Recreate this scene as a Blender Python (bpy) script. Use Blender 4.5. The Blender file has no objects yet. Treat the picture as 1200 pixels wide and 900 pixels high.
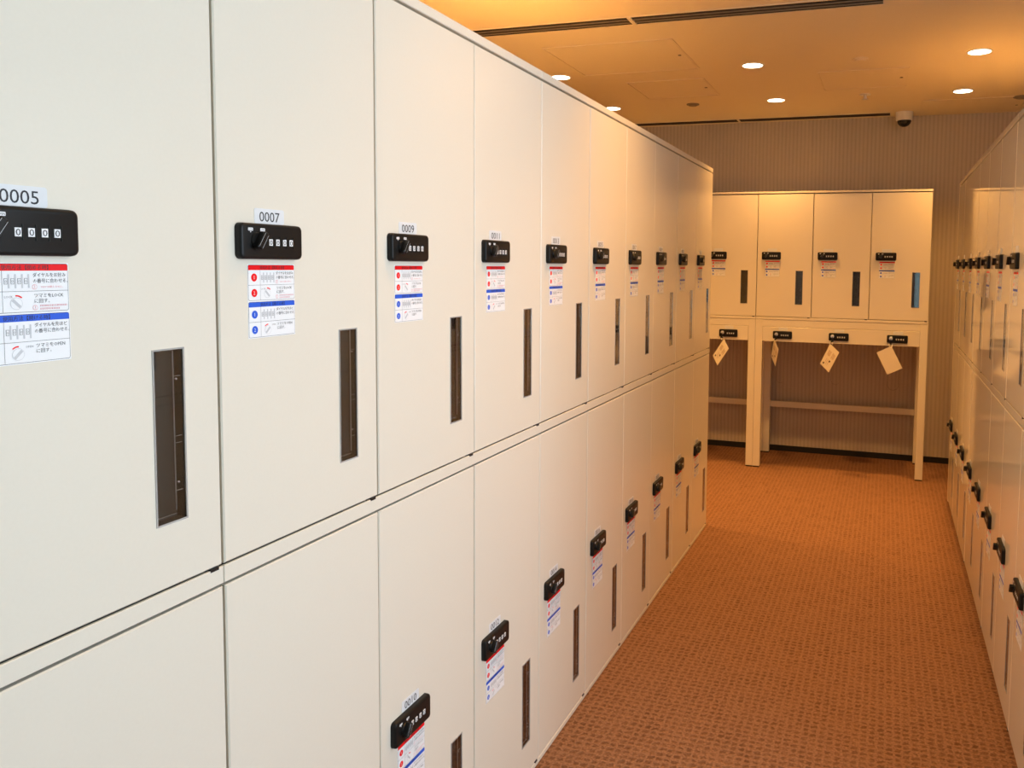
import bpy, bmesh, math, random
from mathutils import Matrix, Vector
random.seed(7)
S = bpy.context.scene
COL = S.collection
PI = math.pi

# ------------------------------------------------------------------ camera
CAM = Vector((0.8299, -0.8533, 1.3102))
YAW, PITCH, ROLL, FPX, PPX, PPY = 0.3131, -0.0701, 0.0122, 958.48, 727.88, 377.98
fw = Vector((-math.sin(YAW) * math.cos(PITCH), math.cos(YAW) * math.cos(PITCH), math.sin(PITCH)))
r0 = Vector((math.cos(YAW), math.sin(YAW), 0))
u0 = r0.cross(fw)
rr = r0 * math.cos(ROLL) + u0 * math.sin(ROLL)
uu = -r0 * math.sin(ROLL) + u0 * math.cos(ROLL)
cd = bpy.data.cameras.new('camera')
cam = bpy.data.objects.new('camera', cd)
COL.objects.link(cam)
M = Matrix((rr, uu, -fw)).transposed().to_4x4()
M.translation = CAM
cam.matrix_world = M
cd.sensor_width = 36
cd.sensor_fit = 'HORIZONTAL'
cd.lens = FPX * 36 / 1200
cd.shift_x = (600 - PPX) / 1200
cd.shift_y = (PPY - 450) / 1200
cd.clip_start = 0.02
S.camera = cam

# ------------------------------------------------------------------ world, added fill, exposure
S.view_settings.view_transform = 'Standard'
S.view_settings.look = 'None'
S.view_settings.exposure = 0.0
S.view_settings.gamma = 1.0
S.view_settings.use_curve_mapping = False
wd = bpy.data.worlds.new('world')
S.world = wd
wd.use_nodes = True
wd.node_tree.nodes['Background'].inputs[0].default_value = (0.9, 0.8, 0.7, 1)
wd.node_tree.nodes['Background'].inputs[1].default_value = 0.05

FILL_W = 36.0          # neutral fill from an added window, unseen beside the camera
SPOT_W = 100.0          # one ceiling downlight
WARM = (1.0, 0.475, 0.12)
al = bpy.data.lights.new('added_fill', 'AREA')  # unseen area lamp added to light the near lockers neutrally
al.shape = 'RECTANGLE'
al.size, al.size_y = 1.4, 1.6
al.energy = FILL_W
al.color = (0.85, 0.95, 1.13)
alo = bpy.data.objects.new('added_fill', al)
COL.objects.link(alo)
alo.location = (2.28, 0.08, 1.40)
alo.rotation_euler = (PI / 2, 0, PI / 2)      # faces -X, into the room


# ------------------------------------------------------------------ materials
def mat(name, col, rough=0.5, metal=0.0, spec=0.5, emit=None, es=0.0, trans=0.0, ior=1.45, alpha=1.0):
    m = bpy.data.materials.new(name)
    m.use_nodes = True
    b = m.node_tree.nodes['Principled BSDF']
    b.inputs['Base Color'].default_value = (*col, 1)
    b.inputs['Roughness'].default_value = rough
    b.inputs['Metallic'].default_value = metal
    b.inputs['Specular IOR Level'].default_value = spec
    b.inputs['IOR'].default_value = ior
    b.inputs['Transmission Weight'].default_value = trans
    b.inputs['Alpha'].default_value = alpha
    if emit:
        b.inputs['Emission Color'].default_value = (*emit, 1)
        b.inputs['Emission Strength'].default_value = es
    return m


def nd(m, t, **kw):
    n = m.node_tree.nodes.new(t)
    for k, v in kw.items():
        setattr(n, k, v)
    return n


def math_(m, op, a, b=None):
    n = nd(m, 'ShaderNodeMath', operation=op)
    for i, v in enumerate((a, b)):
        if v is None:
            continue
        if isinstance(v, (int, float)):
            n.inputs[i].default_value = v
        else:
            m.node_tree.links.new(v, n.inputs[i])
    return n.outputs[0]


def mixc(m, fac, a, b):
    n = nd(m, 'ShaderNodeMix', data_type='RGBA')
    for i, v in ((0, fac), (6, a), (7, b)):
        if isinstance(v, tuple):
            n.inputs[i].default_value = (*v, 1)
        elif isinstance(v, (int, float)):
            n.inputs[i].default_value = v
        else:
            m.node_tree.links.new(v, n.inputs[i])
    return n.outputs[2]


def coords(m):
    t = nd(m, 'ShaderNodeTexCoord')
    s = nd(m, 'ShaderNodeSeparateXYZ')
    m.node_tree.links.new(t.outputs['Object'], s.inputs[0])
    return t.outputs['Object'], s.outputs[0], s.outputs[1], s.outputs[2]


def noise(m, vec, scale, detail=2.0, stretch=None):
    n = nd(m, 'ShaderNodeTexNoise')
    n.inputs['Scale'].default_value = scale
    n.inputs['Detail'].default_value = detail
    if stretch:
        mp = nd(m, 'ShaderNodeMapping')
        mp.inputs['Scale'].default_value = stretch
        m.node_tree.links.new(vec, mp.inputs[0])
        vec = mp.outputs[0]
    m.node_tree.links.new(vec, n.inputs['Vector'])
    return n.outputs[0]


def bump(m, h, strength, dist):
    b = nd(m, 'ShaderNodeBump')
    b.inputs['Strength'].default_value = strength
    b.inputs['Distance'].default_value = dist
    m.node_tree.links.new(h, b.inputs['Height'])
    m.node_tree.links.new(b.outputs[0], m.node_tree.nodes['Principled BSDF'].inputs['Normal'])


def setin(m, name, out):
    m.node_tree.links.new(out, m.node_tree.nodes['Principled BSDF'].inputs[name])


# locker paint: cream enamel; the right row is a smoother, glossier coat of the same colour
def enamel(name, r_lo, r_var):
    m = mat(name, (0.80, 0.765, 0.69), 0.2, spec=0.5)
    v_, *_ = coords(m)
    setin(m, 'Base Color', mixc(m, noise(m, v_, 220, 2), (0.785, 0.745, 0.640), (0.81, 0.77, 0.665)))
    setin(m, 'Roughness', math_(m, 'ADD', math_(m, 'MULTIPLY', noise(m, v_, 18, 2), r_var), r_lo))
    return m


SATIN = enamel('cream_enamel', 0.20, 0.05)
GLOSS = enamel('glossy_cream_enamel', 0.045, 0.02)
PAINT = SATIN

# carpet: woven loop pile, square grid of sunken dark loops
CARPET = mat('woven_carpet', (0.2, 0.1, 0.06), 0.95, spec=0.1)
v, x, y, z = coords(CARPET)
PER = 0.0225
wob = math_(CARPET, 'MULTIPLY', math_(CARPET, 'SUBTRACT', noise(CARPET, v, 55, 2), 0.5), 0.022)


def cell(m, c, off):
    f = math_(m, 'FRACT', math_(m, 'DIVIDE', math_(m, 'ADD', c, off), PER))
    return math_(m, 'ABSOLUTE', math_(m, 'SUBTRACT', f, 0.5))      # 0 centre .. 0.5 edge


cx = cell(CARPET, math_(CARPET, 'ADD', x, wob), 10.0)
cy = cell(CARPET, math_(CARPET, 'ADD', y, wob), 10.0)


def ramp(m, c, a, b):
    n = nd(m, 'ShaderNodeMapRange')
    n.interpolation_type = 'SMOOTHSTEP'
    m.node_tree.links.new(c, n.inputs[0])
    n.inputs[1].default_value, n.inputs[2].default_value = a, b
    n.inputs[3].default_value, n.inputs[4].default_value = 1, 0
    return n.outputs[0]


dot = math_(CARPET, 'MULTIPLY', ramp(CARPET, cx, 0.22, 0.42), ramp(CARPET, cy, 0.16, 0.36))
dot = math_(CARPET, 'MULTIPLY', dot, math_(CARPET, 'MINIMUM', math_(CARPET, 'MULTIPLY', noise(CARPET, v, 45, 1), 1.7), 1.0))
fib = math_(CARPET, 'ADD', math_(CARPET, 'MULTIPLY', math_(CARPET, 'SUBTRACT', noise(CARPET, v, 170, 4), 0.5), 2.2), 0.5)
fib = math_(CARPET, 'MINIMUM', math_(CARPET, 'MAXIMUM', fib, 0.0), 1.0)
tone = noise(CARPET, v, 2.2, 3)
base = mixc(CARPET, fib, (0.16, 0.080, 0.045), (0.39, 0.215, 0.125))
base = mixc(CARPET, math_(CARPET, 'MULTIPLY', tone, 0.35), base, (0.30, 0.15, 0.08))
setin(CARPET, 'Base Color', mixc(CARPET, math_(CARPET, 'MULTIPLY', dot, math_(CARPET, 'ADD', 0.10, math_(CARPET, 'MULTIPLY', noise(CARPET, v, 11, 3), 0.95))), base, (0.095, 0.042, 0.022)))
hgt = math_(CARPET, 'SUBTRACT', math_(CARPET, 'MULTIPLY', fib, 0.5), dot)
bump(CARPET, hgt, 0.7, 0.004)

# wallpaper: fine vertical ribs
WALLP = mat('ribbed_wallpaper', (0.5, 0.4, 0.3), 0.7, spec=0.25)
v, x, y, z = coords(WALLP)
sx = math_(WALLP, 'ADD', x, y)
f = math_(WALLP, 'FRACT', math_(WALLP, 'DIVIDE', math_(WALLP, 'ADD', sx, 20), 0.026))
tri = math_(WALLP, 'ABSOLUTE', math_(WALLP, 'SUBTRACT', f, 0.5))
rib = ramp(WALLP, tri, 0.12, 0.34)
wide = noise(WALLP, v, 1.0, 2, (9, 9, 0.3))
fine = noise(WALLP, v, 1.0, 2, (160, 160, 3))
wc = mixc(WALLP, rib, (0.58, 0.51, 0.435), (0.47, 0.405, 0.34))
wc = mixc(WALLP, math_(WALLP, 'MULTIPLY', wide, 0.45), wc, (0.48, 0.41, 0.34))
wc = mixc(WALLP, math_(WALLP, 'MULTIPLY', fine, 0.3), wc, (0.64, 0.57, 0.49))
setin(WALLP, 'Base Color', wc)
bump(WALLP, rib, 0.4, 0.002)

CEIL = mat('painted_ceiling', (0.80, 0.72, 0.60), 0.75, spec=0.2)
v, x, y, z = coords(CEIL)
setin(CEIL, 'Base Color', mixc(CEIL, noise(CEIL, v, 150, 3), (0.78, 0.66, 0.47), (0.84, 0.72, 0.53)))
PLAIN = mat('plain_wall_paint', (0.74, 0.70, 0.63), 0.7)
BLACKP = mat('black_plastic', (0.008, 0.008, 0.008), 0.42, spec=0.3)
KNOBM = mat('black_knob', (0.008, 0.008, 0.008), 0.3, spec=0.35)
HINGE = mat('black_hinge', (0.01, 0.01, 0.01), 0.4)
WHITE = mat('white_print', (0.91, 0.93, 0.95), 0.4)
PALE = mat('pale_label', (0.77, 0.80, 0.83), 0.3)
RED = mat('red_print', (0.90, 0.006, 0.012), 0.45, spec=0.3)
PINK = mat('pale_red_print', (0.80, 0.30, 0.34), 0.35)
BLUE = mat('blue_print', (0.028, 0.12, 0.72), 0.45, spec=0.3)
GAPSHADE = mat('gap_shade_liner', (0.10, 0.095, 0.09), 0.7)
INK = mat('black_ink', (0.02, 0.022, 0.03), 0.4)
GREYI = mat('grey_ink', (0.30, 0.31, 0.33), 0.4)
LGREY = mat('light_grey_ink', (0.60, 0.62, 0.65), 0.4)
POCKET = mat('dark_pocket', (0.026, 0.021, 0.016), 0.6)
PLASTIC = mat('clear_plastic_lip', (0.80, 0.80, 0.80), 0.12, trans=0.6)
PANE = mat('clear_pane', (1, 1, 1), 0.02, trans=1.0, ior=1.4)
BASEB = mat('black_skirting_and_shade', (0.012, 0.010, 0.008), 0.6)
SLOTB = mat('dark_slot', (0.012, 0.008, 0.005), 0.7)
BLADE = mat('slot_blade', (0.24, 0.19, 0.14), 0.5)
TRIMW = mat('white_trim', (0.85, 0.83, 0.78), 0.4)
LENS = mat('lit_lens', (1, 1, 1), 0.4, emit=(1.0, 0.86, 0.62), es=14.0)
CHROME = mat('chrome', (0.80, 0.79, 0.77), 0.35, metal=0.8)
CARD = mat('tag_card', (0.83, 0.77, 0.66), 0.5)
CABLE = mat('cable', (0.30, 0.24, 0.19), 0.45)
RUBBER = mat('rubber_foot', (0.02, 0.017, 0.015), 0.7)
DOME = mat('smoked_dome', (0.012, 0.012, 0.014), 0.08)
FRAMEW = mat('window_frame', (0.6, 0.6, 0.6), 0.4)


# ------------------------------------------------------------------ mesh helper
class MB:
    def __init__(s):
        s.v, s.f, s.mi, s.mats = [], [], [], []

    def m(s, material):
        if material not in s.mats:
            s.mats.append(material)
        return s.mats.index(material)

    def add(s, vs, fs, material):
        o = len(s.v)
        i = s.m(material)
        s.v += [tuple(q) for q in vs]
        for f_ in fs:
            s.f.append(tuple(o + k for k in f_))
            s.mi.append(i)
        return s

    def box(s, a, b, material, c=0.0):
        """axis box; c > 0 chamfers the front (-y) rim"""
        x0, y0, z0 = a
        x1, y1, z1 = b
        if c <= 0:
            vs = [(x0, y0, z0), (x1, y0, z0), (x1, y1, z0), (x0, y1, z0), (x0, y0, z1), (x1, y0, z1), (x1, y1, z1), (x0, y1, z1)]
            fs = [(0, 3, 2, 1), (4, 5, 6, 7), (0, 1, 5, 4), (1, 2, 6, 5), (2, 3, 7, 6), (3, 0, 4, 7)]
            return s.add(vs, fs, material)
        loops = [[(x0 + i, yy, z0 + i), (x1 - i, yy, z0 + i), (x1 - i, yy, z1 - i), (x0 + i, yy, z1 - i)] for i, yy in ((c, y0), (0, y0 + c), (0, y1))]
        return s.loft(loops, material)

    def loft(s, loops, material, caps=True):
        n = len(loops[0])
        vs = [q for l in loops for q in l]
        fs = []
        if caps:
            fs.append(tuple(range(n)))
        for k in range(len(loops) - 1):
            for i in range(n):
                j = (i + 1) % n
                fs.append((k * n + i, (k + 1) * n + i, (k + 1) * n + j, k * n + j))
        if caps:
            fs.append(tuple(reversed(range((len(loops) - 1) * n, len(loops) * n))))
        return s.add(vs, fs, material)

    def poly(s, pts, y, material):
        """flat print facing -y; pts counter-clockwise in (x, z)"""
        return s.add([(p[0], y, p[1]) for p in pts], [tuple(range(len(pts)))], material)

    def rect(s, x0, z0, x1, z1, y, material):
        return s.poly([(x0, z0), (x1, z0), (x1, z1), (x0, z1)], y, material)

    def tube(s, pts, r, material, n=6):
        P = [Vector(p) for p in pts]
        loops = []
        for i, p in enumerate(P):
            t = (P[min(i + 1, len(P) - 1)] - P[max(i - 1, 0)]).normalized()
            a = t.orthogonal() if abs(t.z) > 0.95 else t.cross(Vector((0, 0, 1)))
            a.normalize()
            b = t.cross(a)
            loops.append([p + a * r * math.cos(2 * PI * k / n) + b * r * math.sin(2 * PI * k / n) for k in range(n)])
        return s.loft(loops, material)

    def cyl(s, c, r, h, material, axis='y', n=20, r2=None, bev=0.0):
        """from c, extends h along -axis y (towards viewer) or -z (downwards)"""
        r2 = r if r2 is None else r2
        st = [(0, r)] + ([(h - bev, r2), (h, r2 - bev)] if bev else [(h, r2)])
        loops = []
        for d, q in reversed(st):
            lp = []
            for k in range(n):
                a = 2 * PI * k / n
                if axis == 'y':
                    lp.append((c[0] + q * math.cos(a), c[1] - d, c[2] + q * math.sin(a)))
                else:
                    lp.append((c[0] + q * math.cos(a), c[1] - q * math.sin(a), c[2] - d))
            loops.append(lp)
        return s.loft(loops, material)

    def mesh(s, name, smooth=False):
        me = bpy.data.meshes.new(name)
        me.from_pydata(s.v, [], s.f)
        for q in s.mats:
            me.materials.append(q)
        me.polygons.foreach_set('material_index', s.mi)
        if smooth:
            me.polygons.foreach_set('use_smooth', [True] * len(s.f))
            me.set_sharp_from_angle(angle=math.radians(40))
        me.update()
        return me


def rrect(x0, z0, x1, z1, r, n=5):
    pts = []
    for cx_, cz_, a0 in ((x1 - r, z0 + r, -90), (x1 - r, z1 - r, 0), (x0 + r, z1 - r, 90), (x0 + r, z0 + r, 180)):
        for k in range(n + 1):
            a = math.radians(a0 + 90 * k / n)
            pts.append((cx_ + r * math.cos(a), cz_ + r * math.sin(a)))
    return pts


def circ(cx_, cz_, r, n=20):
    return [(cx_ + r * math.cos(2 * PI * k / n), cz_ + r * math.sin(2 * PI * k / n)) for k in range(n)]


_tc = {}


def text_geo(s_, res=2):
    if (s_, res) in _tc:
        return _tc[(s_, res)]
    c = bpy.data.curves.new('glyphs', 'FONT')
    c.body = s_
    c.resolution_u = res
    o = bpy.data.objects.new('glyphs', c)
    COL.objects.link(o)
    bpy.context.view_layer.update()
    me = bpy.data.meshes.new_from_object(o.evaluated_get(bpy.context.evaluated_depsgraph_get()))
    vs = [(q.co.x, q.co.y) for q in me.vertices]
    fs = [tuple(p.vertices) for p in me.polygons]
    bpy.data.meshes.remove(me)
    bpy.data.objects.remove(o)
    bpy.data.curves.remove(c)
    _tc[(s_, res)] = (vs, fs)
    return vs, fs


def put_text(mb, s_, x0, z0, size, y, material, width=None, center=False, res=1):
    """glyphs with baseline z0; width stretches/squeezes to a given run"""
    vs, fs = text_geo(s_, res)
    xa = min(p[0] for p in vs)
    xb = max(p[0] for p in vs)
    kx = size if width is None else width / (xb - xa)
    off = x0 - (kx * (xb - xa) / 2 if center else 0)
    pts = [(off + (p[0] - xa) * kx, y, z0 + p[1] * size) for p in vs]
    mb.add(pts, fs, material)


# ------------------------------------------------------------------ object helpers
def link(name, me, parent=None, loc=(0, 0, 0), rot=(0, 0, 0), label=None):
    o = bpy.data.objects.new(name, me)
    COL.objects.link(o)
    o.parent = parent
    o.location = loc
    o.rotation_euler = rot
    if label:
        o['label'] = label
    return o


def thing(name, label, cat, loc=(0, 0, 0), rotz=0.0, group=None, me=None):
    o = link(name, me, None, loc, (0, 0, rotz))
    o['label'] = label
    o['category'] = cat
    if group:
        o['group'] = group
    return o


def struct(name, me, loc=(0, 0, 0), parent=None):
    o = link(name, me, parent, loc)
    if parent is None:
        o['kind'] = 'structure'
    return o


# ================================================================== the setting
H = 2.325
X0, X1, Y0, Y1 = -2.7, 2.35, -3.1, 5.0
struct('floor', MB().box((X0, Y0, -0.05), (X1, Y1, 0), CARPET).mesh('floor'))
struct('ceiling', MB().box((X0, Y0, H), (X1, Y1, H + 0.05), CEIL).mesh('ceiling'))
struct('wall_back', MB().box((X0, Y1, 0), (X1, Y1 + 0.1, H), WALLP).mesh('wall_back'))
struct('baseboard_back', MB().box((X0, Y1 - 0.006, 0), (X1, Y1, 0.040), BASEB).mesh('baseboard_back'))
struct('wall_left', MB().box((X0 - 0.1, Y0, 0), (X0, Y1, H), WALLP).mesh('wall_left'))
# right wall with an added window for neutral fill beside the camera (opening y -0.72..0.88, z 0.45..2.15)
WY0, WY1, WZ0, WZ1 = -0.72, 0.88, 0.45, 2.15
wr = MB()
wr.box((X1, Y0, 0), (X1 + 0.1, WY0, H), WALLP).box((X1, WY1, 0), (X1 + 0.1, Y1, H), WALLP)
wr.box((X1, WY0, 0), (X1 + 0.1, WY1, WZ0), WALLP).box((X1, WY0, WZ1), (X1 + 0.1, WY1, H), WALLP)
struct('wall_right', wr.mesh('wall_right'))


def window(name, vert, a0, a1, z0_, z1_, at, es):
    GLOWP = mat('glowing_glass', (0.7, 0.8, 0.9), 0.1, emit=(0.52, 0.86, 0.95), es=es)
    fr_ = MB()
    gl = MB()
    def B(mb_, p0, p1, q0, q1, m_):
        if vert == 'x':      # in a wall of constant x
            mb_.box((at, p0, q0), (at + 0.05, p1, q1), m_)
        else:
            mb_.box((p0, at - 0.05, q0), (p1, at, q1), m_)
    B(fr_, a0, a0 + 0.05, z0_, z1_, FRAMEW)
    B(fr_, a1 - 0.05, a1, z0_, z1_, FRAMEW)
    B(fr_, a0 + 0.05, a1 - 0.05, z0_, z0_ + 0.04, FRAMEW)
    B(fr_, a0 + 0.05, a1 - 0.05, z1_ - 0.04, z1_, FRAMEW)
    w_ = struct(name, fr_.mesh(name))
    if vert == 'x':
        gl.box((at + 0.02, a0 + 0.05, z0_ + 0.04), (at + 0.03, a1 - 0.05, z1_ - 0.04), GLOWP)
    else:
        gl.box((a0 + 0.05, at - 0.03, z0_ + 0.04), (a1 - 0.05, at - 0.02, z1_ - 0.04), GLOWP)
    struct('window_pane', gl.mesh('window_pane'), parent=w_)


window('added_fill_window', 'x', WY0, WY1, WZ0, WZ1, X1 + 0.03, 1.0)
# wall behind the camera with a smaller window, widened to add neutral fill
wb = MB()
wb.box((X0, Y0 - 0.1, 0), (1.18, Y0, H), PLAIN).box((2.20, Y0 - 0.1, 0), (X1, Y0, H), PLAIN)
wb.box((1.18, Y0 - 0.1, 0), (2.20, Y0, 0.62), PLAIN).box((1.18, Y0 - 0.1, 1.90), (2.20, Y0, H), PLAIN)
struct('wall_front', wb.mesh('wall_front'))
window('window_2', 'y', 1.18, 2.20, 0.62, 1.90, Y0 - 0.03, 2.4)

# ================================================================== shared locker meshes
CW = 0.35                      # column width
GAP = 0.004
DT = 0.018                     # door thickness
HX0, HX1, HZ0, HZ1 = 0.248, 0.292, 0.081, 0.295      # window hole in door (from column left / door bottom)


def door_mesh(h, name, paint=None):
    """door with a rectangular window opening; origin at column left, door bottom; front at y=0"""
    a, b, c = GAP / 2, CW - GAP / 2, 0.0018
    mb = MB()
    def rc(i, yy): return [(a + i, yy, i), (b - i, yy, i), (b - i, yy, h - i), (a + i, yy, h - i)]
    def hc(yy): return [(HX0, yy, HZ0), (HX1, yy, HZ0), (HX1, yy, HZ1), (HX0, yy, HZ1)]
    vs = rc(c, 0) + rc(0, c) + rc(0, DT) + hc(0) + hc(DT)
    fs = []
    for i in range(4):
        j = (i + 1) % 4
        fs.append((i, j, 12 + j, 12 + i))            # front frame
        fs.append((i, 4 + i, 4 + j, j))              # chamfer
        fs.append((4 + i, 8 + i, 8 + j, 4 + j))      # rim
        fs.append((12 + i, 12 + j, 16 + j, 16 + i))  # hole sides
        fs.append((8 + i, 16 + i, 16 + j, 8 + j))    # back
    mb.add(vs, fs, paint or PAINT)
    return mb.mesh(name)


LOW_Z, LOW_T, UP_Z, UP_T, TOP = 0.0168, 0.8786, 0.9057, 1.7670, 1.7890
DH = LOW_T - LOW_Z - 0.003
M_DOOR = door_mesh(DH, 'door')
M_DOORG = door_mesh(DH, 'glossy_door', GLOSS)
B_Z, B_T, B_TOP = 0.9918, 1.7768, 1.790
DHB = B_T - B_Z - 0.003
M_DOORB = door_mesh(DHB, 'short_door')
M_HINGE = MB().box((0.327, -0.0010, -0.0048), (0.341, 0.012, -0.0004), HINGE).mesh('hinge')

# window pocket, lip and pane (origin at the hole's lower left, door front)
pw, ph = HX1 - HX0, HZ1 - HZ0
e = 0.0006
mb = MB()
fr = [(e, 0, e), (pw - e, 0, e), (pw - e, 0, ph - e), (e, 0, ph - e)]
bk = [(p[0], 0.0155, p[2]) for p in fr]
mb.add(fr + bk, [(0, 4, 5, 1), (1, 5, 6, 2), (2, 6, 7, 3), (3, 7, 4, 0), (4, 7, 6, 5)], POCKET)
M_POCKET = mb.mesh('card_window')
mb = MB()
t_ = 0.0014
for a, b in (((-t_, -t_), (pw + t_, 0.0006)), ((-t_, ph - 0.0006), (pw + t_, ph + t_)), ((-t_, 0.0006), (0.0006, ph - 0.0006)), ((pw - 0.0006, 0.0006), (pw + t_, ph - 0.0006))):
    mb.box((a[0], -0.0012, a[1]), (b[0], 0.0006, b[1]), PLASTIC)
M_LIP = mb.mesh('window_lip')
mb = MB()
mb.box((pw * 0.70, 0.0022, 0.012), (pw * 0.70 + 0.0004, 0.004, ph - 0.002), PLASTIC)
mb.box((0.003, 0.0022, 0.008), (pw * 0.70, 0.004, 0.0084), PLASTIC)
for q in (0.16, 0.51, 0.55, 0.83):
    mb.box((pw * 0.74, 0.0022, ph * (1 - q)), (pw - 0.003, 0.004, ph * (1 - q) + 0.0005), PLASTIC)
for q in (0.175, 0.78):
    mb.cyl((pw * 0.80, 0.0042, ph * (1 - q)), 0.0012, 0.002, PLASTIC, n=8)
for q in (0.14, 0.49, 0.80):
    mb.box((0.001, 0.0022, ph * (1 - q)), (0.0022, 0.004, ph * (1 - q) + 0.006), PLASTIC)
M_RIB = mb.mesh('window_rib')
M_PANE = MB().box((0.0007, 0.0003, 0.0007), (pw - 0.0007, 0.0016, ph - 0.0007), PANE).mesh('window_pane')

# combination lock (origin lower left on the door face, 128 x 50 mm)
LW, LH, LD = 0.121, 0.049, 0.011
lp = []
for i, yy in ((0.0040, -LD), (0.0020, -LD + 0.0005), (0.0005, -LD + 0.0020), (0, -LD + 0.005), (0, 0)):
    lp.append([(p[0], yy, p[1]) for p in rrect(i, i, LW - i, LH - i, 0.0075 - i * 0.8)])
M_LOCK = MB().loft(lp, BLACKP).mesh('combination_lock', True)
KX, KZ = 0.0285, 0.0255
mb = MB()
mb.cyl((0, -LD, 0), 0.0112, 0.003, KNOBM, n=28, r2=0.0108, bev=0.0008)
ca, sa = math.cos(math.radians(56)), math.sin(math.radians(56))
lp = []
for i, yy in ((0.0012, -LD - 0.0125), (0, -LD - 0.0112), (0, -LD - 0.0025)):
    pts = rrect(-0.0130 + i, -0.0046 + i, 0.0130 - i, 0.0046 - i, 0.002, 3)
    lp.append([(p[0] * ca - p[1] * sa, yy, p[0] * sa + p[1] * ca) for p in pts])
mb.loft(lp, KNOBM)
for off in (-0.0033, 0.0033):      # painted highlights along the grip edges
    q4 = [(-0.0105, off - 0.0002), (0.0105, off - 0.0002), (0.0105, off + 0.0002), (-0.0105, off + 0.0002)]
    mb.poly([(p[0] * ca - p[1] * sa, p[0] * sa + p[1] * ca) for p in q4], -LD - 0.0127, LGREY)
M_KNOB = mb.mesh('knob', True)
mb = MB()
mb.poly(rrect(0.0125, 0.0385, 0.0215, 0.0425, 0.0008, 2), -LD - 0.0003, WHITE)
mb.poly(rrect(0.0350, 0.0385, 0.0440, 0.0425, 0.0008, 2), -LD - 0.0003, WHITE)
put_text(mb, 'LOCK', 0.017, 0.0393, 0.0034, -LD - 0.0005, INK, width=0.0076, center=True)
put_text(mb, 'OPEN', 0.0395, 0.0393, 0.0034, -LD - 0.0005, INK, width=0.0076, center=True)
mb.poly([(0.0170, 0.0358), (0.0183, 0.0378), (0.0157, 0.0378)], -LD - 0.0003, WHITE)
mb.poly([(0.0390, 0.0358), (0.0403, 0.0378), (0.0377, 0.0378)], -LD - 0.0003, WHITE)
M_MARK = mb.mesh('lock_marking')
mb = MB()
mb.box((-0.0033, -LD - 0.0008, -0.0044), (0.0033, -LD + 0.001, 0.0044), WHITE)
put_text(mb, '0', 0, -0.0033, 0.0094, -LD - 0.0010, INK, width=0.0048, center=True, res=2)
mb.box((0.0042, -LD - 0.0008, -0.0080), (0.0054, -LD + 0.001, 0.0080), KNOBM, 0.0003)
M_DIAL = mb.mesh('dial', False)
DIALX = (0.0550, 0.0685, 0.0822, 0.0955)

# instruction sticker, 93 x 102 mm, origin at its top left corner; units of 1 mm below
k = 0.001
mb = MB()
mb.box((0, -0.0003, -0.1025), (0.0932, 0, 0), WHITE)


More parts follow.
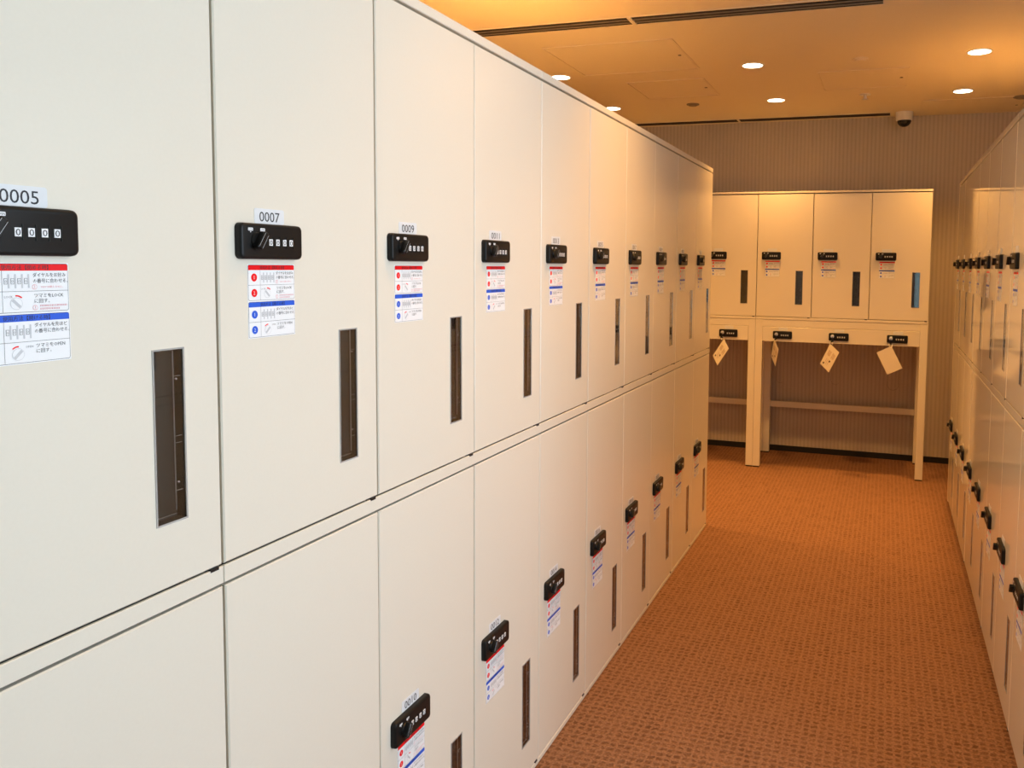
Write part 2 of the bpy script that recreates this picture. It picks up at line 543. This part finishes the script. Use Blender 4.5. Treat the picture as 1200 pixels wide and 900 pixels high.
def sticker_half(top, colour, red):
    yb = -0.0004
    x0_, x1_ = 0.9 * k, 92.4 * k
    zt, zb = -(top + 0.8) * k, -(top + 50.2) * k
    mb.poly(rrect(x0_, zb, x1_, zt, 2.4 * k), yb, INK)
    i = 0.45 * k
    mb.poly(rrect(x0_ + i, zb + i, x1_ - i, zt - i, 2.0 * k), yb - 0.0001, WHITE)
    hh = 7.2 * k
    r_ = 2.0 * k
    hd = [(x0_ + i, zt - hh), (x1_ - i, zt - hh)] + [p for p in rrect(x0_ + i, zt - hh - 0.01, x1_ - i, zt - i, r_) if p[1] > zt - hh]
    mb.poly(hd, yb - 0.0002, colour)
    yt = yb - 0.0003
    def R(xa, za, xb, zb_, m_): mb.rect(xa * k, -(top + zb_) * k, xb * k, -(top + za) * k, yt, m_)
    def T(s_, xa, base, size, m_, width=None, c=False): put_text(mb, s_, xa * k, -(top + base) * k, size * k, yt - 0.00005, m_, None if width is None else width * k, c)
    R(0.9, 28.6, 92.4, 28.95, INK)
    R(23.4, 8.0, 23.7, 50, INK)
    T('使用方法【閉める時】' if red else '使用方法【開ける時】', 47, 6.6, 5.2, INK, 48, True)
    for n_, zc in (('1', 18.2), ('2', 39.6)):
        mb.poly(circ(12 * k, -(top + zc) * k, 5.6 * k), yt, colour)
        vs, fs = text_geo(n_, 1)
        put_text(mb, n_, 12 * k, -(top + zc + 2.4) * k, 7 * k, yt - 0.0001, WHITE, None, True)
    # drawing of the four dials
    for q in range(4):
        xc = 27.6 + q * 6.7
        R(xc + 1.6, 11.5, xc + 3.3, 25.5, LGREY)
        R(xc - 2.2, 15.5, xc + 1.3, 21.5, GREYI)
        mb.rect((xc - 1.6) * k, -(top + 21.0) * k, (xc + 0.8) * k, -(top + 16.0) * k, yt - 0.0001, WHITE)
        put_text(mb, '0', (xc - 0.4) * k, -(top + 20.2) * k, 4.6 * k, yt - 0.0002, GREYI, None, True)
    # drawing of the knob
    kx, kz = 37.0, 41.0
    mb.poly(circ(kx * k, -(top + kz) * k, 6.2 * k, 24), yt, LGREY)
    mb.poly(circ(kx * k, -(top + kz) * k, 5.8 * k, 24), yt - 0.0001, WHITE)
    an = math.radians(-45 if red else 45)
    c_, s__ = math.cos(an), math.sin(an)
    mb.poly([((kx + px * c_ - pz * s__) * k, (-(top + kz) + px * s__ + pz * c_) * k) for px, pz in ((-5.4, -1.5), (5.4, -1.5), (5.4, 1.5), (-5.4, 1.5))], yt - 0.0002, LGREY)
    a0, a1 = (95, 45) if red else (85, 135)
    arc = [(kx + rr_ * math.cos(math.radians(a0 + (a1 - a0) * t / 6)), -(top + kz) + rr_ * math.sin(math.radians(a0 + (a1 - a0) * t / 6))) for rr_, rg in ((7.2, range(7)), (8.6, range(6, -1, -1))) for t in rg]
    if red:
        arc = list(reversed(arc))
        arc = arc
    mb.poly([(p[0] * k, p[1] * k) for p in arc][::-1] if not red else [(p[0] * k, p[1] * k) for p in arc], yt, RED)
    if red:
        T('LOCK', 25.2, 35.2, 3.2, GREYI)
        T('ダイヤルをお好み', 54.5, 14.2, 4.9, INK, 35)
        T('の番号に合わせる。', 54.5, 20.2, 4.9, INK, 37.5)
        T('“0000”は使えません。', 61.5, 25.6, 2.6, PINK, 25)
        T('ツマミをLOCK', 55.5, 35.2, 4.9, INK, 31)
        T('に回す。', 55.5, 40.8, 4.9, INK, 16)
        for zc in (24.6, 45.8):
            mb.poly(circ(56 * k, -(top + zc) * k, 2.6 * k, 16), yt, PINK)
            mb.poly(circ(56 * k, -(top + zc) * k, 2.2 * k, 16), yt - 0.0001, WHITE)
            mb.rect(55.7 * k, -(top + zc + 0.5) * k, 56.3 * k, -(top + zc - 1.6) * k, yt - 0.0002, PINK)
            mb.rect(55.7 * k, -(top + zc + 1.6) * k, 56.3 * k, -(top + zc + 1.0) * k, yt - 0.0002, PINK)
        rnd = random.Random(3)
        for zc, xe in ((44.0, 90.0), (47.2, 82.0)):
            xa = 61.0
            while xa < xe:
                ln = rnd.uniform(0.9, 2.0)
                R(xa, zc - 0.8, min(xa + ln, xe), zc - 0.25, PINK)
                R(xa + ln * 0.3, zc - 0.8, xa + ln * 0.55, zc + 0.8, PINK)
                R(xa, zc + 0.4, min(xa + ln, xe), zc + 0.8, PINK)
                xa += ln + 0.5
    else:
        T('OPEN', 44.5, 35.0, 3.2, GREYI)
        T('ダイヤルを先ほど', 54.5, 14.2, 4.9, INK, 35)
        T('の番号に合わせる。', 54.5, 20.2, 4.9, INK, 37.5)
        T('ツマミをOPEN', 55.5, 35.2, 4.9, INK, 31)
        T('に回す。', 55.5, 40.8, 4.9, INK, 16)


sticker_half(0, RED, True)
sticker_half(51.3, BLUE, False)
M_STICK = mb.mesh('instruction_sticker')


_num = {}


def number_mesh(s_):
    if s_ not in _num:
        mb = MB()
        mb.loft([[(p[0], yy, p[1]) for p in rrect(-0.029, -0.0100, 0.029, 0.0110, 0.003, 4)] for yy in (-0.0005, 0)], PALE)
        if s_:
            put_text(mb, s_, 0, -0.0068, 0.0192, -0.0007, INK, width=0.0395, center=True, res=3)
        _num[s_] = mb.mesh('number_plate')
    return _num[s_]


def add_lock(parent, x_, y_, z_, with_knob=True):
    l = link('combination_lock', M_LOCK, parent, (x_, y_, z_))
    if with_knob:
        link('knob', M_KNOB, l, (KX, 0, KZ))
        link('lock_marking', M_MARK, l)
    for dx in DIALX:
        link('dial', M_DIAL, l, (dx, 0, 0.0235))
    return l


def add_door(parent, x_, zb, me, h, number, rnd, lockz):
    ajar = rnd.uniform(-0.0012, 0.0012)
    d = link('door', me, parent, (x_, 0, zb), (0, 0, 0), ('door numbered %s' % number) if number else None)
    d.location.y = rnd.uniform(-0.0004, 0.0010)
    y_ = d.location.y
    link('hinge', M_HINGE, d)
    add_lock(parent, x_ + 0.031, y_, zb + lockz - 0.0245)
    link('instruction_sticker', M_STICK, parent, (x_ + 0.0525, y_, zb + lockz - 0.0315))
    link('number_plate', number_mesh(number), parent, (x_ + 0.0965, y_, zb + lockz + 0.0245 + 0.0105))
    wdw = link('card_window', M_POCKET, parent, (x_ + HX0, y_, zb + HZ0))
    link('window_lip', M_LIP, wdw)
    link('window_rib', M_RIB, wdw)
    link('window_pane', M_PANE, wdw)


BW = 3 * CW
DEP = 0.62
J = 0.0006


def shell(dep, paint):
    """carcass and lid of a two-tier bank"""
    mb = MB().box((J, 0.07, LOW_Z - 0.002), (BW - J, dep, TOP - 0.0195), PAINT)
    mb.box((J, 0.066, LOW_Z - 0.002), (BW - J, 0.0699, TOP - 0.0195), GAPSHADE)  # liner coloured dark so the door gaps read as deep shade
    for c in range(4):      # partition edges between the columns
        xa, xb = max(J, c * CW - 0.012), min(BW - J, c * CW + 0.012)
        mb.box((xa, 0.0205, LOW_Z - 0.002), (xb, 0.066, TOP - 0.0195), PAINT)
    return mb.mesh('body'), MB().box((J, 0, TOP - 0.0195), (BW - J, dep, TOP), paint, 0.0015).mesh('top_panel')


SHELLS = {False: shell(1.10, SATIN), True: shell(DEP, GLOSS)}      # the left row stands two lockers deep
M_RAIL = MB().box((J, 0, LOW_T + 0.001), (BW - J, 0.0040, UP_Z - 0.0025), PAINT, 0.0010).mesh('middle_rail')
M_RAILG = MB().box((J, 0, LOW_T + 0.001), (BW - J, 0.0040, UP_Z - 0.0025), GLOSS, 0.0010).mesh('middle_rail')
M_PLIN = MB().box((J, 0.0, 0), (BW - J, DEP - 0.02, LOW_Z - 0.002), PAINT, 0.002).mesh('plinth')
M_PLIND = MB().box((J, 0.015, 0), (BW - J, DEP - 0.02, LOW_Z - 0.002), BASEB).mesh('shadow_plinth')  # black face stands in for the shadow line along the floor


def bank(label, loc, rotz, nums, seed, group, dark_plinth=False):
    rnd = random.Random(seed)
    t = thing('locker_bank', label, 'locker', loc, rotz, group)
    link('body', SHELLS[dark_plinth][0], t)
    link('top_panel', SHELLS[dark_plinth][1], t)
    link('middle_rail', M_RAILG if dark_plinth else M_RAIL, t)
    link('plinth', M_PLIND if dark_plinth else M_PLIN, t)
    for c in range(3):
        up, lo = ('', '') if nums is None else ('%04d' % (nums + 2 * c), '%04d' % (nums + 2 * c + 1))
        add_door(t, c * CW, UP_Z, M_DOORG if dark_plinth else M_DOOR, DH, up, rnd, 0.4310)
        add_door(t, c * CW, LOW_Z, M_DOORG if dark_plinth else M_DOOR, DH, lo, rnd, 0.4325)
    return t


# ================================================================== left row (front at x = 0)
GL = 'locker banks of the left row'
bank('cream locker bank at the left edge with upper door 0005', (0, -BW, 0), PI / 2, 1, 11, GL)
bank('cream locker bank with doors 0007 to 0011, second from the left edge', (0, 0, 0), PI / 2, 7, 12, GL)
bank('cream locker bank whose doors start at 0013, third from the left edge', (0, BW, 0), PI / 2, 13, 13, GL)
bank('cream locker bank at the far end of the left row', (0, 2 * BW, 0), PI / 2, 19, 14, GL)

# ================================================================== right row (front faces -x)
WR, YR = 1.196, 4.039
GR = 'locker banks of the right row'
for i, lab in enumerate(('glossy cream locker bank at the far end of the right row',
                         'glossy cream locker bank second from the far end of the right row',
                         'glossy cream locker bank nearest the camera at the right edge')):
    bank(lab, (WR, YR - i * BW, 0), -PI / 2, None, 21 + i, GR, True)
M_ENDP = MB().box((-0.05, 0.002, 0.0), (-0.001, DEP, TOP), PAINT, 0.0015).mesh('end_panel')
ep = thing('end_panel', 'narrow cream end panel closing the far end of the right row', 'panel', (WR, YR, 0), -PI / 2, None, M_ENDP)

# ================================================================== back row: upper cabinets on a leg stand
YB, XB = 4.451, 0.029
BD = 0.50
mb = MB().box((J, 0.07, B_Z - 0.019), (BW - J, BD, B_TOP - 0.012), PAINT)
for c in range(4):
    xa, xb = max(J, c * CW - 0.012), min(BW - J, c * CW + 0.012)
    mb.box((xa, 0.040, B_Z - 0.002), (xb, 0.07, B_TOP - 0.012), PAINT)
M_BBODY = mb.mesh('body')
M_BTOP = MB().box((J, -0.003, B_TOP - 0.012), (BW - J, BD, B_TOP), PAINT, 0.001).mesh('top_panel')
M_BBOT = MB().box((J, 0, B_Z - 0.019), (BW - J, 0.03, B_Z - 0.003), PAINT, 0.001).mesh('bottom_rail')


def cabinet(label, x_, seed):
    rnd = random.Random(seed)
    t = thing('locker_cabinet', label, 'locker', (x_, YB, 0), 0, 'three-door cabinets on the back stands')
    link('body', M_BBODY, t)
    link('top_panel', M_BTOP, t)
    link('bottom_rail', M_BBOT, t)
    for c in range(3):
        add_door(t, c * CW, B_Z, M_DOORB, DHB, '', rnd, 0.3900)
    return t


cabinet('cream three-door locker cabinet at the back, fully in view', XB, 31)
cabinet('cream locker cabinet at the back half hidden by the left row', XB - BW, 32)

ST = B_Z - 0.021               # stand top
LEG = 0.045
M_LEG = MB().box((0, 0, 0.008), (LEG, LEG, ST), PAINT, 0.0012).mesh('leg')
M_FOOT = MB().box((0.003, 0.003, 0), (LEG - 0.003, LEG - 0.003, 0.008), RUBBER).mesh('foot')
M_APR = MB().box((LEG, 0.001, 0.9275), (BW - LEG, 0.03, ST), PAINT, 0.0008).mesh('apron_rail')
M_FP = MB().box((LEG + 0.0015, 0.0, 0.832), (BW - LEG - 0.0015, 0.05, 0.9255), PAINT, 0.001).mesh('lock_panel')
M_XBAR = MB().box((LEG, BD - 0.030, 0.328), (BW - LEG, BD - 0.008, 0.368), PAINT).mesh('crossbar')
M_SIDE = MB().box((0.008, LEG, ST - 0.05), (0.037, BD - LEG, ST), PAINT).mesh('side_rail')
M_BRAIL = MB().box((LEG, BD - 0.030, ST - 0.05), (BW - LEG, BD - 0.008, ST), PAINT).mesh('rear_rail')
M_BOLT = MB().cyl((0, 0, 0), 0.0045, 0.003, CHROME, n=10).mesh('bolt')
mb = MB()
mb.cyl((0, -LD, 0), 0.0110, 0.005, CHROME, n=20, bev=0.001)
mb.box((-0.0016, -LD - 0.022, -0.007), (0.0016, -LD - 0.006, 0.007), CHROME)
M_KEYCYL = mb.mesh('key_cylinder', True)


def stand(label, x_, cols):
    t = thing('lock_stand', label, 'stand', (x_, YB, 0), 0, 'stands with cable locks at the back')
    for lx in (0.0006, BW - LEG - 0.0006):
        for ly in (0, BD - LEG):
            l = link('leg', M_LEG, t, (lx, ly, 0))
            link('foot', M_FOOT, l)
        link('side_rail', M_SIDE, t, (lx, 0, 0))
    link('apron_rail', M_APR, t)
    link('lock_panel', M_FP, t)
    cb = link('crossbar', M_XBAR, t)
    link('rear_rail', M_BRAIL, t)
    for zz in (0.385, 0.312):
        link('bolt', M_BOLT, cb, (LEG - 0.006, BD - LEG, zz))
    for c in cols:
        lx = c * CW + 0.114
        l = add_lock(t, lx, 0, 0.8505, False)
        link('key_cylinder', M_KEYCYL, l, (KX - 0.006, 0, KZ + 0.003))
        link('number_plate', number_mesh(''), t, (lx + 0.0640, 0, 0.9118))
        # thin locking cable hanging in a loop behind the panel
        pts = []
        wdt = 0.045 + 0.012 * c
        xo = lx + 0.045
        low = 0.555 + 0.01 * math.sin(c * 2.1)
        for q in range(25):
            a = q / 24
            if a < 0.4:
                pts.append((xo - wdt / 2 + 0.004 * math.sin(a * 8), 0.07, 0.835 - (0.835 - low - wdt / 2) * a / 0.4))
            elif a < 0.6:
                th = PI + PI * (a - 0.4) / 0.2
                pts.append((xo + wdt / 2 * math.cos(th), 0.07, low + wdt / 2 + wdt / 2 * math.sin(th)))
            else:
                pts.append((xo + wdt / 2 + 0.004 * math.sin(a * 8), 0.07, low + wdt / 2 + (0.835 - low - wdt / 2) * (a - 0.6) / 0.4))
        link('cable', MB().tube(pts, 0.0014, CABLE).mesh('cable', True), t)
    return t


stand('cream leg stand with three cable locks under the back cabinet in view', XB, (0, 1, 2))
stand('cream leg stand partly hidden behind the far end of the left row', XB - BW, (0, 1, 2))


# ---------------------------------------------------------------- key tags
def key_tag(label, col, top, s_, l_, printed):
    kx = col + 0.114 + KX - 0.006
    key = Vector((kx, YB - LD - 0.020, 0.8505 + KZ + 0.003))
    T_ = Vector((top[0], YB - 0.050, top[1]))
    s_, l_ = Vector(s_), Vector(l_)
    ln = l_.normalized()
    sn = (s_ - ln * s_.dot(ln)).normalized()
    nn = sn.cross(ln)
    flip = nn.y > 0
    t = thing('key_tag', label, 'tag', (T_.x, T_.y, T_.z), 0, 'card tags on the cable-lock keys')
    # card: corner at origin (small inset so that the ring passes through it)
    o0 = -sn * 0.008 - ln * 0.008
    W_, L_, th = 0.097, 0.150, 0.0008
    def P(a, b, d): return o0 + sn * a + ln * b + nn * d * (-1 if flip else 1)
    vs = [P(0, 0, 0), P(W_, 0, 0), P(W_, L_, 0), P(0, L_, 0), P(0, 0, -th), P(W_, 0, -th), P(W_, L_, -th), P(0, L_, -th)]
    mb = MB()
    mb.add(vs, [(0, 1, 2, 3), (7, 6, 5, 4), (0, 4, 5, 1), (1, 5, 6, 2), (2, 6, 7, 3), (3, 7, 4, 0)], CARD)
    c = link('card', mb.mesh('card'), t)
    if printed:
        mp = MB()
        rnd = random.Random(int(col * 100) + 5)
        for a0 in (0.018, 0.058):
            for q in range(5):
                b0, b1 = 0.030 + rnd.uniform(0, 0.006), 0.066 + rnd.uniform(0, 0.01)
                a = a0 + q * 0.0056
                mp.add([P(a, b0, 0.0003), P(a + 0.0022, b0, 0.0003), P(a + 0.0022, b1, 0.0003), P(a, b1, 0.0003)], [(0, 1, 2, 3)], TAGINK)
        for q in range(3):
            a = 0.030 + q * 0.012
            mp.add([P(a, 0.085, 0.0003), P(a + 0.0018, 0.085, 0.0003), P(a + 0.0018, 0.125, 0.0003), P(a, 0.125, 0.0003)], [(0, 1, 2, 3)], TAGINK)
        link('tag_lines', mp.mesh('tag_lines'), c)
        md = MB()
        for a, b in ((0.022, 0.128), (0.062, 0.092)):
            md.add([P(a + 0.0065 * math.cos(2 * PI * q / 12), b + 0.0065 * math.sin(2 * PI * q / 12), 0.0004) for q in range(12)], [tuple(range(12))], INK)
        link('tag_dots', md.mesh('tag_dots'), c)
    # black key head in the lock and a chrome split ring down to the card
    kl = key - T_
    mk = MB()
    mk.box((kl.x - 0.0025, kl.y - 0.004, kl.z - 0.034), (kl.x + 0.0025, kl.y + 0.006, kl.z - 0.002), KNOBM)
    mk.box((kl.x - 0.008, kl.y - 0.002, kl.z - 0.036), (kl.x + 0.008, kl.y + 0.003, kl.z - 0.014), KNOBM)
    link('key', mk.mesh('key'), t)
    a = kl + Vector((0, 0, -0.028))
    b = Vector((0, 0, 0.0))
    mid = (a + b) / 2
    ax = (a - b)
    half = max(ax.length / 2, 0.012)
    ax.normalize()
    side = ax.cross(Vector((0, 1, 0))).normalized()
    pts = [mid + ax * half * math.cos(2 * PI * q / 20) + side * 0.009 * math.sin(2 * PI * q / 20) for q in range(21)]
    link('split_ring', MB().tube(pts, 0.0014, CHROME).mesh('split_ring', True), t)


TAGINK = mat('tag_ink', (0.42, 0.27, 0.16), 0.5)


key_tag('printed card tag hanging left of the double leg, beside the left row', XB - CW, (-0.1680, 0.8287), (0.045, -0.065, -0.056), (-0.084, 0.048, -0.124), True)
key_tag('printed card tag turned edge-on, just right of the double leg', XB, (0.1585, 0.8390), (0.038, -0.067, -0.059), (-0.032, 0.10, -0.135), True)
key_tag('printed card tag hanging from the middle lock of the stand', XB + CW, (0.5068, 0.8236), (0.0595, -0.061, -0.046), (-0.054, 0.034, -0.116), True)
key_tag('blank card tag hanging from the rightmost lock of the stand', XB + 2 * CW, (0.8672, 0.8256), (-0.084, -0.002, -0.046), (0.0676, 0.0, -0.1346), False)


# ================================================================== ceiling fittings
mb = MB()
n = 28
R1, R2, R3 = 0.058, 0.050, 0.049
def ringl(r_, z_): return [(r_ * math.cos(2 * PI * q / n), -r_ * math.sin(2 * PI * q / n), z_) for q in range(n)]
mb.loft([ringl(R2, 0), ringl(R2, -0.003), ringl(R1 - 0.002, -0.0035), ringl(R1, 0)], TRIMW, False)
M_RING = mb.mesh('trim_ring', True)
mb = MB()
mb.add(ringl(R3, -0.0015) , [tuple(range(n))], LENS)
M_LENS = mb.mesh('lens')


def downlight(label, x_, y_, power=1.0):
    t = thing('downlight', label, 'ceiling light', (x_, y_, H), 0, 'recessed ceiling downlights')
    link('trim_ring', M_RING, t)
    link('lens', M_LENS, t)
    sp = bpy.data.lights.new('downlight_lamp', 'SPOT')
    sp.energy = SPOT_W * power
    sp.color = WARM
    sp.spot_size = math.radians(112)
    sp.spot_blend = 1.0
    sp.shadow_soft_size = 0.045
    so = bpy.data.objects.new('downlight_lamp', sp)
    COL.objects.link(so)
    so.parent = t
    so.location = (0, 0, -0.01)
    return t


for (lx, ly), pw_, lab in (((-0.8932, 3.3488), 1.2, 'round lit downlight at the left row top, upper of two'),
                           ((-0.9006, 4.2591), 0.8, 'round lit downlight at the left row top, lower of two'),
                           ((0.1493, 3.3540), 1.15, 'round lit downlight mid-ceiling, nearer the long slot'),
                           ((0.1515, 4.2552), 0.75, 'round lit downlight mid-ceiling, nearer the back wall'),
                           ((1.2066, 3.3682), 1.0, 'round lit downlight above the right row, nearest the camera'),
                           ((1.2071, 4.2584), 0.8, 'round lit downlight above the right row, nearer the back wall')):
    downlight(lab, lx, ly, pw_)
downlight('downlight outside the frame above the middle of the left row', 0.42, 1.62, 0.92)
downlight('downlight outside the frame above the second locker bank', 0.48, 0.70, 0.40)
downlight('added downlight outside the frame above the left row, brightening the ceiling', -0.60, 2.00, 1.05)  # unseen lamp added to brighten the ceiling over the left row

# slot diffusers
ya, yb_ = 2.4207, 2.5057
xe = 0.7814
xj = -0.2120
t = thing('slot_diffuser', 'long dark two-blade air slot across the ceiling', 'air vent', (xe, (ya + yb_) / 2, H))
hw = 0.050
ym = (ya + yb_) / 2
link('channel', MB().box((-3.2, -hw, -0.002), (0, hw, 0.0), SLOTB).mesh('channel'), t)
mb_b = MB().box((-3.2, -0.003, -0.006), (0, 0.003, -0.002), BLADE).mesh('blade')
for dy in (-0.018, 0.018):
    link('blade', mb_b, t, (0, dy, 0))
lipm = MB().box((-3.2, -0.003, -0.004), (0.004, 0.003, 0), CEIL).mesh('slot_lip')
for dy in (-hw - 0.003, hw + 0.003):
    link('slot_lip', lipm, t, (0, dy, 0))
link('joint', MB().box((-0.008, -hw, -0.007), (0.008, hw, -0.001), CEIL).mesh('joint'), t, (xj - xe, 0, 0))
y2 = 4.8877
xe2 = 0.8136
xj2 = -0.1853
t = thing('slot_diffuser', 'narrow dark air slot along the back wall', 'air vent', (xe2, y2, H))
link('channel', MB().box((-3.2, -0.052, -0.002), (0, 0.052, 0.0), SLOTB).mesh('channel'), t)
link('joint', MB().box((-0.007, -0.052, -0.006), (0.007, 0.052, -0.001), CEIL).mesh('joint'), t, (xj2 - xe2, 0, 0))
lipm = MB().box((-3.2, -0.003, -0.004), (0.004, 0.003, 0), CEIL).mesh('slot_lip')
for dy in (-0.055, 0.055):
    link('slot_lip', lipm, t, (0, dy, 0))


# access hatches
def hatch(label, xa, xb, ya_, yb2):
    t = thing('access_hatch', label, 'hatch', ((xa + xb) / 2, (ya_ + yb2) / 2, H), 0, 'ceiling access hatches')
    w_, d_ = (xb - xa) / 2, (yb2 - ya_) / 2
    link('hatch_panel', MB().box((-w_ + 0.004, -d_ + 0.004, -0.0015), (w_ - 0.004, d_ - 0.004, 0), CEIL).mesh('hatch_panel'), t)
    fr_ = MB()
    for a, b in (((-w_ - 0.006, -d_ - 0.006), (w_ + 0.006, -d_)), ((-w_ - 0.006, d_), (w_ + 0.006, d_ + 0.006)), ((-w_ - 0.006, -d_), (-w_, d_)), ((w_, -d_), (w_ + 0.006, d_))):
        fr_.box((a[0], a[1], -0.004), (b[0], b[1], 0), CEIL)
    link('hatch_frame', fr_.mesh('hatch_frame'), t)
    link('latch', MB().cyl((0, 0, 0), 0.008, 0.003, BLADE, axis='z', n=12).mesh('latch'), t, (w_ - 0.03, 0, -0.0015))


a = (-0.7474, 2.7791); b = (-0.1259, 2.7693); c = (-0.1553, 3.3372)
hatch('large square ceiling hatch just behind the long air slot', a[0], b[0], (a[1] + b[1]) / 2, c[1])
a = (-0.5839, 3.5706); b = (-0.1539, 3.5663); c = (-0.1656, 4.0101)
hatch('flat ceiling hatch between the left downlights and back wall', a[0], b[0] , (a[1] + b[1]) / 2, c[1])
a = (0.4556, 3.5776); b = (0.8980, 3.6107); c = (0.6830, 4.0280)
hatch('square ceiling hatch in the middle of the aisle ceiling', a[0], b[0], (a[1] + b[1]) / 2, c[1])
a = (0.9940, 4.4911); c = (1.5831, 5.0250)
hatch('ceiling hatch in the right corner beside the dome camera', a[0] + 0.01, c[0], a[1], c[1])

# detectors and sprinkler
for (lx, ly), lab, r_ in (((-0.3660, 4.2508), 'small dark round detector on the ceiling beside a hatch', 0.040),
                          ((0.6708, 3.3623), 'flat round sprinkler cover above the aisle hatch', 0.038),
                          ((1.5445, 4.5045), 'dark round detector at the right edge of the ceiling', 0.045)):
    t = thing('ceiling_detector', lab, 'detector', (lx, ly, H), 0, 'round ceiling detectors')
    dm = CEIL if 'cover' in lab else BLADE
    link('base', MB().cyl((0, 0, 0), r_, 0.006, dm, axis='z', n=24, bev=0.002).mesh('base', True), t)
    link('cap', MB().cyl((0, 0, -0.006), r_ * 0.7, 0.006, dm, axis='z', n=24, bev=0.003).mesh('cap', True), t)
q = Vector((0.6738, 4.2160, H))
t = thing('sprinkler_head', 'small pendent sprinkler head behind the aisle hatch', 'sprinkler', (q.x, q.y, H))
link('rosette', MB().cyl((0, 0, 0), 0.032, 0.005, TRIMW, axis='z', n=24, bev=0.002).mesh('rosette', True), t)
link('stem', MB().cyl((0, 0, -0.005), 0.009, 0.022, CHROME, axis='z', n=12).mesh('stem', True), t)
link('deflector', MB().cyl((0, 0, -0.027), 0.018, 0.003, CHROME, axis='z', n=16).mesh('deflector', True), t)

# dome camera
q = Vector((0.9031, 4.8530, H))
t = thing('dome_camera', 'white ceiling dome camera with smoked dome at the back wall', 'camera', (q.x, q.y, H))
link('housing', MB().cyl((0, 0, 0), 0.055, 0.055, TRIMW, axis='z', n=32, r2=0.053, bev=0.006).mesh('housing', True), t)
loops = []
for i in range(7):
    a = (PI / 2) * i / 6
    rad = max(0.044 * math.cos(a), 0.001)
    loops.append([(rad * math.cos(2 * PI * qd / 28), -rad * math.sin(2 * PI * qd / 28), -0.055 - 0.040 * math.sin(a)) for qd in range(28)])
link('dome', MB().loft(loops[::-1], DOME).mesh('dome', True), t)
